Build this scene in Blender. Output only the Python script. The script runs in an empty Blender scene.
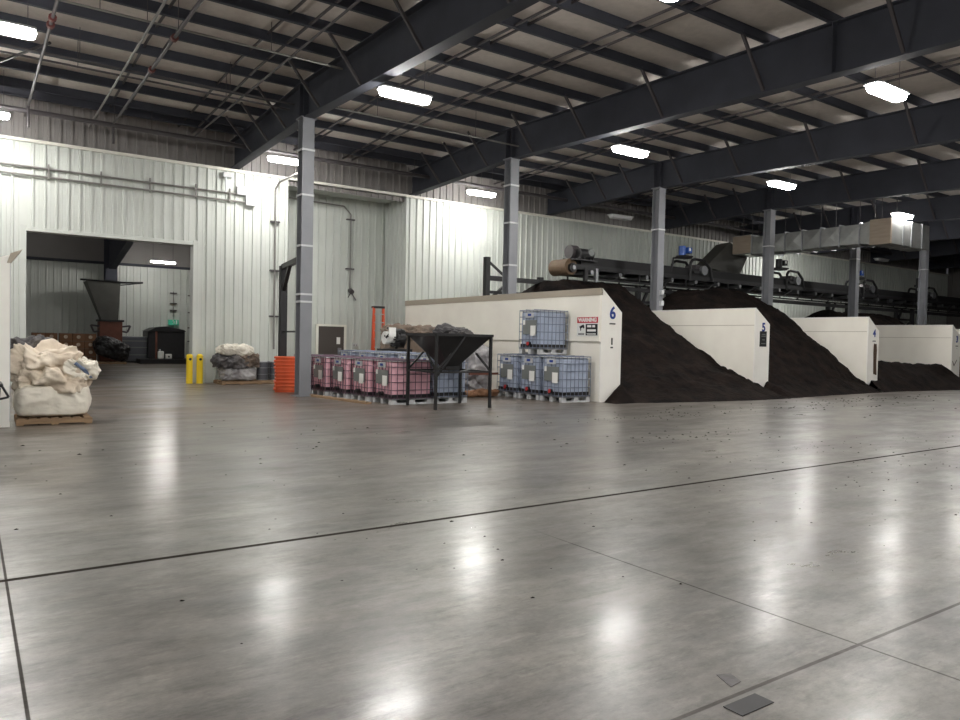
import bpy, bmesh, math, random
from mathutils import Vector, Matrix, noise
PI = math.pi
col = bpy.context.scene.collection
rnd = random.Random(7)

# ------------------------------------------------------------------ helpers
class MB:
    def __init__(s): s.bm = bmesh.new()
    def box(s, c, d, rz=0, rx=0, ry=0):
        m = Matrix.Translation(c) @ Matrix.Rotation(rz, 4, 'Z') @ Matrix.Rotation(ry, 4, 'Y') @ Matrix.Rotation(rx, 4, 'X')
        vs = []
        for x in (-.5, .5):
            for y in (-.5, .5):
                for z in (-.5, .5): vs.append(s.bm.verts.new(m @ Vector((x*d[0], y*d[1], z*d[2]))))
        for f in ((0,1,3,2),(4,6,7,5),(0,4,5,1),(2,3,7,6),(0,2,6,4),(1,5,7,3)):
            s.bm.faces.new([vs[i] for i in f])
        return s
    def b2(s, a, b):
        return s.box([(a[i]+b[i])/2 for i in range(3)], [abs(b[i]-a[i]) for i in range(3)])
    def tube(s, p0, p1, r, n=8, r1=None, cap=True):
        p0, p1 = Vector(p0), Vector(p1); d = (p1-p0).normalized()
        u = d.orthogonal().normalized(); v = d.cross(u); r1 = r if r1 is None else r1
        A = [s.bm.verts.new(p0+(u*math.cos(2*PI*i/n)+v*math.sin(2*PI*i/n))*r) for i in range(n)]
        B = [s.bm.verts.new(p1+(u*math.cos(2*PI*i/n)+v*math.sin(2*PI*i/n))*r1) for i in range(n)]
        for i in range(n): s.bm.faces.new((A[i], A[(i+1)%n], B[(i+1)%n], B[i]))
        if cap: s.bm.faces.new(A[::-1]); s.bm.faces.new(B)
        return s
    def path(s, pts, r, n=8):
        for a, b in zip(pts, pts[1:]): s.tube(a, b, r, n)
        return s
    def bar(s, p0, p1, w, h):
        p0, p1 = Vector(p0), Vector(p1); d = (p1-p0).normalized()
        up = Vector((0,0,1)) if abs(d.z) < .95 else Vector((0,1,0))
        u = d.cross(up).normalized(); v = u.cross(d)
        c = [(-.5,-.5),(.5,-.5),(.5,.5),(-.5,.5)]
        A = [s.bm.verts.new(p0+u*w*i+v*h*j) for i, j in c]; B = [s.bm.verts.new(p1+u*w*i+v*h*j) for i, j in c]
        for i in range(4): s.bm.faces.new((A[i], A[(i+1)%4], B[(i+1)%4], B[i]))
        s.bm.faces.new(A[::-1]); s.bm.faces.new(B)
        return s
    def loft(s, A, B, cap=True):
        A = [s.bm.verts.new(p) for p in A]; B = [s.bm.verts.new(p) for p in B]; n = len(A)
        for i in range(n): s.bm.faces.new((A[i], A[(i+1)%n], B[(i+1)%n], B[i]))
        if cap: s.bm.faces.new(A[::-1]); s.bm.faces.new(B)
        return s
    def prism(s, pts, fn, a, b):
        return s.loft([fn(p, a) for p in pts], [fn(p, b) for p in pts])
    def sheet(s, rows):
        R = [[s.bm.verts.new(p) for p in r] for r in rows]
        for a, b in zip(R, R[1:]):
            for i in range(len(a)-1): s.bm.faces.new((a[i], a[i+1], b[i+1], b[i]))
        return s
    def build(s, name, m, parent=None, smooth=False, bevel=0, seg=2, loc=None):
        bmesh.ops.recalc_face_normals(s.bm, faces=s.bm.faces)
        me = bpy.data.meshes.new(name); s.bm.to_mesh(me); s.bm.free()
        if smooth:
            for p in me.polygons: p.use_smooth = True
        o = bpy.data.objects.new(name, me); col.objects.link(o)
        if m: me.materials.append(m)
        if parent: o.parent = parent
        if loc: o.location = loc
        if bevel:
            b = o.modifiers.new('bevel', 'BEVEL'); b.width = bevel; b.segments = seg; b.limit_method = 'ANGLE'
        return o

def tag(o, label, cat, group=None):
    o['label'] = label; o['category'] = cat
    if group: o['group'] = group
    return o
def thing(name, label, cat, loc=(0,0,0), rz=0, group=None):
    o = bpy.data.objects.new(name, None); col.objects.link(o)
    o.location = loc; o.rotation_euler = (0,0,rz); o.empty_display_size = .1
    return tag(o, label, cat, group)
def struct(o): o['kind'] = 'structure'; return o
def dup(root, loc, label=None, rz=None, group=None):
    r = root.copy(); col.objects.link(r); r.location = loc
    if rz is not None: r.rotation_euler = (0,0,rz)
    if label: r['label'] = label
    if group: r['group'] = group
    for ch in list(root.children):
        c = ch.copy(); col.objects.link(c); c.parent = r
        for g in list(ch.children):
            d = g.copy(); col.objects.link(d); d.parent = c
    return r

def lin(c):
    return tuple(((v/255)/12.92 if v/255 <= .04045 else ((v/255+.055)/1.055)**2.4) for v in c)
def mat(name, rgb, rough=.6, metal=0, var=0, scale=3, bump=0, bscale=20, spec=.5, trans=0, stretch=None, rgb2=None, thr=(.45,.7), detail=4):
    m = bpy.data.materials.new(name); m.use_nodes = True; nt = m.node_tree; N = nt.nodes; L = nt.links
    p = N['Principled BSDF']; c = lin(rgb); p.inputs['Base Color'].default_value = (*c, 1)
    p.inputs['Roughness'].default_value = rough; p.inputs['Metallic'].default_value = metal
    p.inputs['Specular IOR Level'].default_value = spec
    if trans: p.inputs['Transmission Weight'].default_value = trans
    tc = N.new('ShaderNodeTexCoord'); mp = N.new('ShaderNodeMapping'); L.new(tc.outputs['Object'], mp.inputs[0])
    if stretch: mp.inputs['Scale'].default_value = stretch
    if var or rgb2:
        t = N.new('ShaderNodeTexNoise'); t.inputs['Scale'].default_value = scale; t.inputs['Detail'].default_value = detail
        L.new(mp.outputs[0], t.inputs['Vector'])
        r = N.new('ShaderNodeValToRGB'); e = r.color_ramp.elements
        if rgb2:
            e[0].position, e[1].position = thr; e[0].color = (*c,1); e[1].color = (*lin(rgb2),1)
        else:
            e[0].position, e[1].position = .3, .7
            e[0].color = (*[v*(1-var) for v in c],1); e[1].color = (*[min(1, v*(1+var)) for v in c],1)
        L.new(t.outputs[0], r.inputs[0]); L.new(r.outputs[0], p.inputs['Base Color'])
    if bump:
        t2 = N.new('ShaderNodeTexNoise'); t2.inputs['Scale'].default_value = bscale; t2.inputs['Detail'].default_value = 5
        L.new(mp.outputs[0], t2.inputs['Vector'])
        b = N.new('ShaderNodeBump'); b.inputs['Strength'].default_value = bump; b.inputs['Distance'].default_value = .05
        L.new(t2.outputs[0], b.inputs['Height']); L.new(b.outputs[0], p.inputs['Normal'])
    return m
def emit(name, rgb, s):
    m = bpy.data.materials.new(name); m.use_nodes = True; p = m.node_tree.nodes['Principled BSDF']
    p.inputs['Base Color'].default_value = (*rgb,1); p.inputs['Emission Color'].default_value = (*rgb,1); p.inputs['Emission Strength'].default_value = s
    return m

M = dict(
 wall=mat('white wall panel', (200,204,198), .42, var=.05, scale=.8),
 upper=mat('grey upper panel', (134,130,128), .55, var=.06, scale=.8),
 trimw=mat('cream trim', (226,225,214), .4),
 steel=mat('dark grey painted steel', (66,68,76), .75, var=.08, scale=2, spec=.25),
 colm=mat('grey painted column steel', (128,130,135), .45, var=.07, scale=2),
 insul=mat('roof insulation facing', (204,196,188), .7, var=.06, scale=6, bump=.35, bscale=9),
 black=mat('black steel', (30,30,32), .5, var=.15, scale=5),
 cream=mat('cream bin wall panel', (252,247,236), .5, var=.04, scale=1.2),
 creamw=mat('off white bin wall end', (252,249,242), .5, var=.04, scale=1.5),
 coping=mat('taupe coping', (176,166,150), .55),
 soil=mat('dark compost', (36,29,26), .95, rgb2=(16,14,14), scale=2.2, thr=(.35,.65), bump=1, bscale=9, spec=.08, detail=8),
 galv=mat('galvanised steel', (150,152,155), .38, metal=.8, var=.12, scale=6),
 cage=mat('tote cage steel', (120,128,146), .5, metal=.2),
 cagep=mat('rusty tote cage steel', (104,82,96), .5, metal=.2),
 pink=mat('pink liquid in white plastic', (228,178,190), .35, var=.12, scale=3, bump=.1, bscale=4),
 red=mat('reddish liquid in white plastic', (200,140,146), .35, var=.15, scale=3, bump=.1, bscale=4),
 blue=mat('blue grey liquid in white plastic', (172,183,203), .35, var=.1, scale=3, bump=.1, bscale=4),
 ltgrey=mat('pale grey plastic', (196,198,200), .5),
 plate=mat('grey label plate', (120,124,122), .5),
 paper=mat('white paper', (240,240,236), .8),
 redp=mat('red plastic', (196,60,60), .5),
 orange=mat('orange plastic', (228,100,54), .5, var=.08, scale=5),
 ladder=mat('orange fibreglass', (216,86,50), .5),
 yellow=mat('yellow bollard sleeve', (238,205,40), .45),
 wood=mat('pallet wood', (150,124,96), .8, var=.2, scale=4, stretch=(1,8,8)),
 bag=mat('woven white bulk bag', (226,214,196), .8, rgb2=(184,164,142), scale=1.6, thr=(.45,.72), bump=.35, bscale=8),
 bagw=mat('pale full bag', (226,220,206), .75, var=.05, scale=2, bump=.2, bscale=5),
 tarp=mat('brown grey tarp', (128,112,98), .8, rgb2=(92,84,78), scale=2, bump=.5, bscale=7),
 darktarp=mat('dark grey tarp', (74,72,74), .6, rgb2=(110,106,104), scale=2.2, bump=.5, bscale=6),
 wrap=mat('grey shrink wrap', (140,138,140), .3, rgb2=(186,184,184), scale=2.5, bump=.5, bscale=7),
 darkplastic=mat('dark plastic', (34,34,36), .3, var=.2, scale=4, bump=.4, bscale=5),
 drum=mat('grey drum', (92,94,100), .35, metal=.3),
 door=mat('dark brown door', (74,68,64), .5),
 card=mat('brown cardboard', (134,98,72), .85, var=.1, scale=2),
 rust=mat('brown rusty steel', (104,62,48), .6, var=.2, scale=3),
 duct=mat('galvanised duct', (168,170,168), .42, metal=.55, var=.15, scale=2.5, bump=.25, bscale=2.5),
 ductply=mat('duct end board', (164,150,134), .7, var=.1, scale=2, stretch=(1,1,6)),
 ductdark=mat('weathered chute steel', (92,92,88), .6, metal=.3, var=.1, scale=2),
 motor=mat('blue motor', (52,92,170), .4),
 pulley=mat('rusty pulley lagging', (104,84,64), .7, var=.15, scale=6),
 belt=mat('black rubber belt', (26,26,28), .7),
 digit=mat('blue paint', (30,60,140), .6),
 inkblack=mat('black paint', (22,22,24), .6),
 signred=mat('sign red', (200,48,62), .5),
 pipe=mat('grey conduit', (130,128,124), .45, metal=.3),
 pipedark=mat('dark steel pipe', (70,66,68), .5),
 piperust=mat('red brown pipe fitting', (92,44,40), .6),
 green=emit('lit green sign', (.05,.4,.25), .12),
 lamp=emit('lamp diffuser', (1,.975,.94), 70),
 tube=emit('tube lamp', (1,.97,.92), 95),
 off=mat('unlit diffuser', (205,205,205), .4),
 housing=mat('lamp housing', (190,190,190), .5),
 brown=mat('brown stain', (84,66,52), .8),
 blueband=mat('blue strap', (96,112,138), .7),
)

# ------------------------------------------------------------------ floor material
def floor_mat():
    m = bpy.data.materials.new('polished concrete'); m.use_nodes = True; nt = m.node_tree; N = nt.nodes; L = nt.links
    p = N['Principled BSDF']
    g = N.new('ShaderNodeNewGeometry'); sx = N.new('ShaderNodeSeparateXYZ'); L.new(g.outputs['Position'], sx.inputs[0])
    def nz(scale, st=(1,1,1), det=5, rough=.6, rz=0):
        mp = N.new('ShaderNodeMapping'); mp.inputs['Scale'].default_value = st; mp.inputs['Rotation'].default_value = (0,0,rz)
        L.new(g.outputs['Position'], mp.inputs[0])
        t = N.new('ShaderNodeTexNoise'); t.inputs['Scale'].default_value = scale; t.inputs['Detail'].default_value = det; t.inputs['Roughness'].default_value = rough
        L.new(mp.outputs[0], t.inputs['Vector']); return t.outputs[0]
    def mr(x, a, b, c=0, d=1):
        r = N.new('ShaderNodeMapRange'); L.new(x, r.inputs[0])
        for i, v in enumerate((a, b, c, d)): r.inputs[i+1].default_value = v
        return r.outputs[0]
    def mt(op, a, b=None):
        n = N.new('ShaderNodeMath'); n.operation = op
        for i, v in enumerate((a, b)):
            if v is None: continue
            if isinstance(v, (int, float)): n.inputs[i].default_value = v
            else: L.new(v, n.inputs[i])
        return n.outputs[0]
    def mix(f, a, b):
        n = N.new('ShaderNodeMix'); n.data_type = 'RGBA'; L.new(f, n.inputs[0])
        for i, v in ((6, a), (7, b)):
            if isinstance(v, tuple): n.inputs[i].default_value = (*v, 1)
            else: L.new(v, n.inputs[i])
        return n.outputs[2]
    c = mix(mr(nz(.7, (.8,1.2,1), det=10, rough=.75), .34, .66), lin((74,71,67)), lin((126,122,115)))
    c = mix(mr(nz(1.6, (.6,1.3,1), 10, .8, .2), .47, .68, 0, .8), c, lin((50,48,45)))       # scuff streaks along X
    c = mix(mr(nz(3.0, (.45,1.6,1), 8, .8, -.15), .55, .72, 0, .5), c, lin((150,146,138)))
    c = mix(mr(nz(4, (.4,1.9,1), 9, .85, .12), .52, .66, 0, .65), c, lin((46,44,41)))
    c = mix(mr(nz(14, det=6, rough=.8), .5, .8, 0, .6), c, lin((64,60,55)))
    # brown dirt tracked in from the bins and the doorway
    dirt = mt('MULTIPLY', mr(sx.outputs[1], 11.5, 16), mr(nz(.5, (.6,1.4,1), 6), .3, .62))
    c = mix(mt('MULTIPLY', dirt, .8), c, lin((104,90,78)))
    # saw-cut joints
    def line(ax, at, w): return mr(mt('ABSOLUTE', mt('SUBTRACT', sx.outputs[ax], at)), w, w*1.6, 1, 0)
    j1 = line(1, 5.585, .022); j2 = mt('MULTIPLY', line(1, 2.07, .009), .55)
    j3 = mt('MULTIPLY', mt('MULTIPLY', line(0, .215, .006), mr(sx.outputs[1], 6.6, 7.2, 1, 0)), .85)
    j4 = mt('MULTIPLY', mt('MULTIPLY', line(0, 3.97, .006), mr(sx.outputs[1], 4.3, 4.9, 1, 0)), .6)
    J = mt('MAXIMUM', mt('MAXIMUM', j1, j2), mt('MAXIMUM', j3, j4))
    c = mix(mt('MULTIPLY', J, .9), c, lin((40,36,33)))
    L.new(c, p.inputs['Base Color'])
    r = mr(nz(.9, (.5,1.3,1), 7, .7), .3, .7, .26, .42)
    r = mt('ADD', r, mt('MULTIPLY', dirt, .18))
    L.new(mt('ADD', r, mt('MULTIPLY', J, .4)), p.inputs['Roughness'])
    L.new(mt('MULTIPLY', mt('SUBTRACT', 1, J), mr(nz(1.1, (.5,1.5,1), 7, .7), .35, .62, .5, .1)), p.inputs['Coat Weight']); L.new(mr(nz(1.7, (.5,1.6,1), 8, .75), .3, .7, .12, .24), p.inputs['Coat Roughness']); p.inputs['Coat IOR'].default_value = 1.45
    L.new(mt('MULTIPLY', mt('SUBTRACT', 1, J), mr(nz(2.2, (.6,1.4,1), 9, .8, .2), .36, .64, .75, .25)), p.inputs['Specular IOR Level'])
    p.inputs['Specular IOR Level'].default_value = .65
    b = N.new('ShaderNodeBump'); b.inputs['Strength'].default_value = .12; b.inputs['Distance'].default_value = .02
    L.new(nz(5, (.6,1.4,1), 6, .7), b.inputs['Height']); L.new(b.outputs[0], p.inputs['Normal'])
    return m

XL, XR, YB, YW, YA, YF = -14.0, 60.0, -22.0, 25.6, 27.4, 46.0
struct(MB().b2((XL-.3, YB-.3, -.2), (XR+.3, YF+.3, 0)).build('floor', floor_mat()))

# ------------------------------------------------------------------ walls
def ribbed(mb, o, du, L_, z0, z1, nrm, pitch=.305, d=.055, flip=False):
    """vertical ribbed sheet starting at o along du for L_, ribs standing out along nrm"""
    o, du, nrm = Vector(o), Vector(du), Vector(nrm); prof = [(0,0)]; u = pitch*.5
    while u < L_-.08:
        prof += [(u-.04,0),(u-.024,d),(u+.024,d),(u+.04,0)]
        prof += [(u+pitch*.5-.012,0),(u+pitch*.5,.008),(u+pitch*.5+.012,0)] if u+pitch*.5+.02 < L_ else []
        u += pitch
    prof.append((L_,0))
    mb.sheet([[o+du*a+nrm*b+Vector((0,0,z)) for a, b in prof] for z in (z0, z1)])
    return mb
ZT = 7.17
DX0, DX1, DZ = 1.45, 6.15, 4.55     # big doorway
AX0, AX1 = 9.3, 14.15               # alcove
w = MB()
ribbed(w, (XL,YW,0), (1,0,0), DX0-XL, 0, ZT, (0,-1,0))
ribbed(w, (DX0,YW,0), (1,0,0), DX1-DX0, DZ, ZT, (0,-1,0))
ribbed(w, (DX1,YW,0), (1,0,0), AX0-DX1, 0, ZT, (0,-1,0))
ribbed(w, (AX1,YW,0), (1,0,0), XR-AX1, 0, ZT, (0,-1,0))
struct(w.build('wall_back', M['wall']))
w = MB()
ribbed(w, (AX0,YA,0), (1,0,0), AX1-AX0, 0, ZT, (0,-1,0))
ribbed(w, (AX1,YA,0), (0,-1,0), YA-YW, 0, ZT, (-1,0,0))
ribbed(w, (AX0,YW,0), (0,1,0), YA-YW, 0, ZT, (1,0,0))
w.sheet([[(AX0,YW,ZT-.03),(AX1,YW,ZT-.03)],[(AX0,YA,ZT-.03),(AX1,YA,ZT-.03)]])
struct(w.build('wall_alcove', M['wall']))
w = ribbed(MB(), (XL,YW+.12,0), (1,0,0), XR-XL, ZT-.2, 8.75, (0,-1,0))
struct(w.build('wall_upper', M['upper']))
w = MB().b2((XL,YW-.09,ZT-.03), (XR,YW+.12,ZT+.06)); struct(w.build('trim_1', M['trimw']))
# door casing and jamb thickness
w = MB(); w.b2((DX0-.16,YW-.05,0),(DX0,YW+.35,DZ+.16)); w.b2((DX1,YW-.05,0),(DX1+.16,YW+.35,DZ+.16)); w.b2((DX0,YW-.05,DZ),(DX1,YW+.35,DZ+.12))
struct(w.build('trim_2', M['wall'], bevel=.01))
w = MB(); w.b2((AX0-.05,YW-.05,0),(AX0+.05,YW+.03,ZT-.03)); w.b2((AX1-.05,YW-.05,0),(AX1+.05,YW+.03,ZT-.03))
struct(w.build('trim_3', M['wall']))
w = ribbed(MB(), (XR,YW,0), (0,-1,0), YW-YB, 0, 8.75, (-1,0,0), .6); struct(w.build('wall_right', M['upper']))
w = ribbed(MB(), (XL,YB,0), (0,1,0), YW-YB, 0, 8.75, (1,0,0), .6); struct(w.build('wall_left', M['wall']))
w = ribbed(MB(), (XR,YB,0), (-1,0,0), XR-XL, 0, 8.75, (0,1,0), .6); struct(w.build('wall_front', M['wall']))
# far room
FX0, FX1, FZ = -6.0, 14.5, 7.4
w = ribbed(MB(), (FX0,YF,0), (1,0,0), FX1-FX0, 0, 5.5, (0,-1,0), .36, .05); struct(w.build('wall_store_back', M['wall']))
w = MB().b2((FX0,YF-.06,5.5),(FX1,YF,8)); struct(w.build('wall_store_upper', M['upper']))
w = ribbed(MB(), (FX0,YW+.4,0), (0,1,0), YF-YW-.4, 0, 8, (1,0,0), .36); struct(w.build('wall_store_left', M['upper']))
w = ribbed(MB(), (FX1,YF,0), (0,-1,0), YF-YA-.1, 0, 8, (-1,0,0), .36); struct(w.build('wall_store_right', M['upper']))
w = MB().b2((FX0,YW+.36,FZ),(FX1,YF,FZ+.1)); struct(w.build('ceiling_store', M['steel']))
w = MB().b2((FX0,YF-.14,5.42),(FX1,YF-.02,5.56)); struct(w.build('trim_4', M['steel']))
for y in (29, 32, 35, 38, 41, 44):
    struct(MB().b2((FX0,y-.04,FZ-.24),(FX1,y+.04,FZ)).build('store_beam', M['steel']))
# alcove door
d = MB().b2((11.28,YA-.07,0),(12.36,YA-.03,2.04)).build('door_1', M['door']); struct(d)
f_ = MB(); f_.b2((11.18,YA-.1,0),(11.28,YA-.02,2.12)); f_.b2((12.36,YA-.1,0),(12.46,YA-.02,2.12)); f_.b2((11.28,YA-.1,2.04),(12.36,YA-.02,2.12))
f_.build('door_frame', M['trimw'], d)
MB().b2((12.1,YA-.12,.95),(12.24,YA-.07,1.2)).build('door_handle', M['galv'], d)
MB().b2((12.05,YA-.078,1.35),(12.2,YA-.07,1.62)).build('door_notice', M['paper'], d)

# ------------------------------------------------------------------ roof
PB = [(25.7,7.28),(19.2,7.46),(10,7.16),(4,7.0),(YB,6.6)]      # rafter underside
PT = [(25.7,8.2),(19.2,8.42),(10,8.2),(4,8.04),(YB,7.6)]       # rafter top
def ip(P, y):
    for (a, za), (b, zb) in zip(P, P[1:]):
        if a >= y >= b: return za+(zb-za)*(a-y)/(a-b)
    return P[-1][1] if y < P[-1][0] else P[0][1]
w = MB().sheet([[(XL,y,z+.25),(XR,y,z+.25)] for y, z in PT]); struct(w.build('ceiling', M['insul']))
FRX = [-1.3, 7.5, 14.43, 21.36, 28.29, 35.22, 42.15, 49.08, 56.0]
purl_y = [24.9,24.1,22.65,21.2,19.75,18.3,17.0,15.6,14.2,12.8,11.4,9.95,8.5,7.0,5.5,4.0,2.5,1.0,-.5,-2,-4,-6,-8,-10,-12,-14,-16,-18,-20]
for y in purl_y:
    z = ip(PT, y); w = MB()
    w.b2((XL,y-.012,z),(XR,y+.012,z+.25)); w.b2((XL,y-.08,z),(XR,y,z+.012)); w.b2((XL,y,z+.238),(XR,y+.08,z+.25)); w.b2((XL,y-.08,z),(XR,y-.07,z+.03))
    struct(w.build('purlin_beam', M['steel']))
def frame(x, wy=.02):
    ys = [y for y, _ in PB]; w = MB(); dz = .12 if x == 7.5 else 0
    for side in (-1, 1): pass
    def ibeam(yz_bot, yz_top):
        pts = [(y, z) for y, z in yz_bot]+[(y, z) for y, z in reversed(yz_top)]
        w.prism(pts, lambda p, xx: (xx, p[0], p[1]), x-.012, x+.012)
    for (a, za), (b, zb) in zip(PB, PB[1:]):
        ta, tb = ip(PT, a), ip(PT, b)
        ibeam([(a,za),(b,zb)], [(a,ta),(b,tb)])
        w.bar((x,a,za), (x,b,zb), .3, .025); w.bar((x,a,ta-.012), (x,b,tb-.012), .3, .025)
    for y in (19.35, 19.05, 8.4, -2): w.b2((x-.15,y-.012,ip(PB,y)),(x+.15,y+.012,ip(PT,y)-.02))
    o = struct(w.build('rafter_beam', M['steel']))
    for y in (23.4, 21.9, 20.4, 18.0, 15.6, 12.8, 9.95, 7.0, 4.0):
        for s in (-1, 1):
            if s == 1 and y > 15: continue
            b = MB().bar((x+s*.95,y,ip(PT,y)+.06), (x+s*.14,y,ip(PB,y)+.03), .06, .06); b.build('flange_brace', M['pipedark'], o)
    return o
for x in FRX: frame(x)
# columns
CX = FRX[1:]
def column(x):
    zt = ip(PB, 19.2); w = MB(); y = 19.2
    w.b2((x-.165,y-.17,0),(x+.165,y-.15,zt)); w.b2((x-.165,y+.15,0),(x+.165,y+.17,zt)); w.b2((x-.012,y-.15,0),(x+.012,y+.15,zt))
    w.b2((x-.25,y-.25,0),(x+.25,y+.25,.03)); w.b2((x-.22,y-.2,zt-.03),(x+.22,y+.2,zt))
    o = struct(w.build('steel_column', M['colm']))
    for z in (2.55, 2.75, 4.05, 5.4, 6.6) if x < 15 else (5.9,):
        b = MB(); b.b2((x-.18,y-.185,z-.025),(x+.18,y-.165,z+.025)); b.b2((x-.18,y-.185,z-.025),(x-.165,y+.185,z+.025)); b.build('strap', M['ltgrey'], o)
    if x in (21.36,):
        for z in (3.15, 3.55): MB().b2((x-.02,y-.27,z-.09),(x+.12,y-.17,z+.09)).build('switch_box', M['ltgrey'], o)
for x in CX: column(x)
# bridging between the purlins
for i, x0 in enumerate(FRX[:-1]):
    L_ = FRX[i+1]-x0
    for off in (.3, .355, .57, .625):
        if i == 0: off = off*.9+.28
        x = x0+off*L_; w = MB()
        for (a, za), (b, zb) in zip(PT, PT[1:]):
            w.bar((x,a,za+.05+(.13 if off*100%2 > 1 else 0)), (x,b,zb+.05+(.13 if off*100%2 > 1 else 0)), .045, .045)
        struct(w.build('bridging_beam', M['pipedark']))
# wind-brace rods
def rod(pts, r, name, label, m='pipedark', cat='rod'):
    return tag(MB().path(pts, r, 6).build(name, M[m]), label, cat)
rod([(6.0,24.9,7.95),(6.1,6,7.95)], .03, 'brace_rod', 'long dark rod running beside the nearest rafter through its flange braces', cat='brace')
rod([(-1.0,25.0,7.95),(1.5,19.0,7.95)], .035, 'brace_rod', 'short dark diagonal rod at the upper left edge under the roof', cat='brace')
# sprinkler and conduit lines
def sprink(x, y0, y1, z, label, flg=(), drop=None, r=.035, m='pipedark'):
    o = thing('sprinkler_pipe', label, 'pipe', (x,y0,z))
    MB().tube((0,0,0), (0,y1-y0,0), r).build('pipe_run', M[m], o)
    for y in flg:
        MB().tube((0,y-y0-.06,0), (0,y-y0+.06,0), r*2.2, 10).build('coupling', M['piperust'], o)
    for y in (y0+.3, (y0+y1)/2, y1-.3): MB().tube((0,y-y0,0), (0,y-y0,ip(PT,y)+.25-z), .008, 5).build('hanger', M['pipedark'], o)
    if drop: MB().tube((0,drop-y0,0), (0,drop-y0,-.6), r, 8).build('drop_pipe', M[m], o)
    return o
sprink(1.4, 8, 25.4, 7.85, 'grey pipe with red brown couplings crossing the roof beside the upper left lamp', (17.2,17.6), 24.2)
sprink(3.06, 8, 25.4, 7.85, 'thin pale pipe crossing the roof, between two dark coupled pipes', (), None, .028, 'pipe')
sprink(3.57, 8, 24.5, 7.8, 'dark pipe crossing the roof with two red brown couplings, ending in a downward bend', (16.6,18.9), 24.4)
def xpipe(y, x0, x1, z, label, r=.025, m='pipe', drop=None):
    o = thing('ceiling_conduit', label, 'conduit', (x0,y,z))
    MB().tube((0,0,0), (x1-x0,0,0), r).build('pipe_run', M[m], o)
    n = max(2, int((x1-x0)/3))
    for i in range(n): MB().tube(((i+.5)/n*(x1-x0),0,0), ((i+.5)/n*(x1-x0),0,ip(PT,y)+.25-z), .008, 5).build('hanger', M['pipedark'], o)
xpipe(16.45, -3, 7.3, 7.95, 'pale conduit running along the roof above the upper left lamp')
xpipe(19.6, -3, 7.3, 7.9, 'upper of two dark parallel conduits running along the roof toward the nearest column', m='pipedark')
xpipe(19.95, -3, 7.3, 7.85, 'lower of two dark parallel conduits running along the roof toward the nearest column', m='pipedark')
xpipe(18.7, 7.7, 14.3, 7.75, 'conduit running from the roof lamp past the nearest rafter to the second column')
xpipe(24.4, -3, 58, 7.75, 'long dark main pipe running along the back wall under the eave', .07, 'pipedark')

# ------------------------------------------------------------------ lamps
def lamp_proto(lens):
    o = thing('high_bay_light', '-', 'ceiling light', (0,0,0), 0, 'high bay lights under the roof')
    MB().b2((-.63,-.19,.055),(.63,.19,.11)).build('housing', M['housing'], o, bevel=.03)
    pts = []
    for cx, s in ((.5,1),(-.5,-1)):
        for k in range(7):
            a = (-PI/2+PI*k/6)*1; pts.append((cx+s*.14*math.cos(a)*1.0, s*.18*math.sin(a)))
    w = MB().loft([(x,y,.06) for x, y in pts], [(x*.96,y*.8,-.05) for x, y in pts]); w.build('lens', lens, o)
    for x in (-.5, .5): MB().tube((x,0,.1), (x,0,1.3), .006, 5).build('hanger_wire', M['pipedark'], o)
    return o
lit = lamp_proto(M['lamp']); first = True
LAMPS = [
 ((.42,16.1,7.05),'lit high bay lamp at the upper left corner of the roof'),
 ((.31,23.6,7.3),'lit high bay lamp against the grey upper wall at the far left'),
 ((8.05,14.75,7.02),'lit high bay lamp just right of the nearest big rafter'),
 ((8.6,23.65,7.32),'lit high bay lamp right behind the top of the nearest column'),
 ((15.45,15.0,7.03),'lit high bay lamp between the second and third columns'),
 ((16.5,23.9,7.32),'lit high bay lamp by the back wall left of the second column'),
 ((22.5,14.85,7.02),'lit high bay lamp just above the fourth column'),
 ((16.0,8.15,7.02),'bright lit high bay lamp high at the upper right between two rafters'),
 ((8.75,8.15,7.17),'lit high bay lamp cut by the top edge of the frame'),
 ((31.2,15.1,7.0),'lit high bay lamp in front of the crated duct end'),
 ((38.4,15.4,7.0),'small faint lit lamp at the right edge beyond the crated duct end'),
 ((37.3,22.7,7.0),'lit high bay lamp hidden behind the crated duct end'),
]
# fixtures of the same grid beyond the frame, needed for the light they give
for x, y in ((1.3,8.2),(1.3,.8),(8.7,.8),(16,.8),(23.3,.8),(23.3,8.1),(30.6,7.8),(8.7,-6.5),(1.3,-6.5),(-6,8.2),(-6,.8),(-6,16),(16,-6.5)):
    LAMPS.append(((x,y,6.95), 'lit high bay lamp of the roof grid out of the frame'))
for p, l in LAMPS:
    if first: lit.location = p; lit['label'] = l; first = False
    else: dup(lit, p, l)
un = lamp_proto(M['off']); un.location = (23.1,22.9,7.0); un['label'] = 'unlit high bay lamp by the upper wall just left of the third column'; un['group'] = 'unlit high bay lights'
dup(un, (45.8,23.3,7.0), 'unlit high bay lamp below the right end of the big duct')

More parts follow.
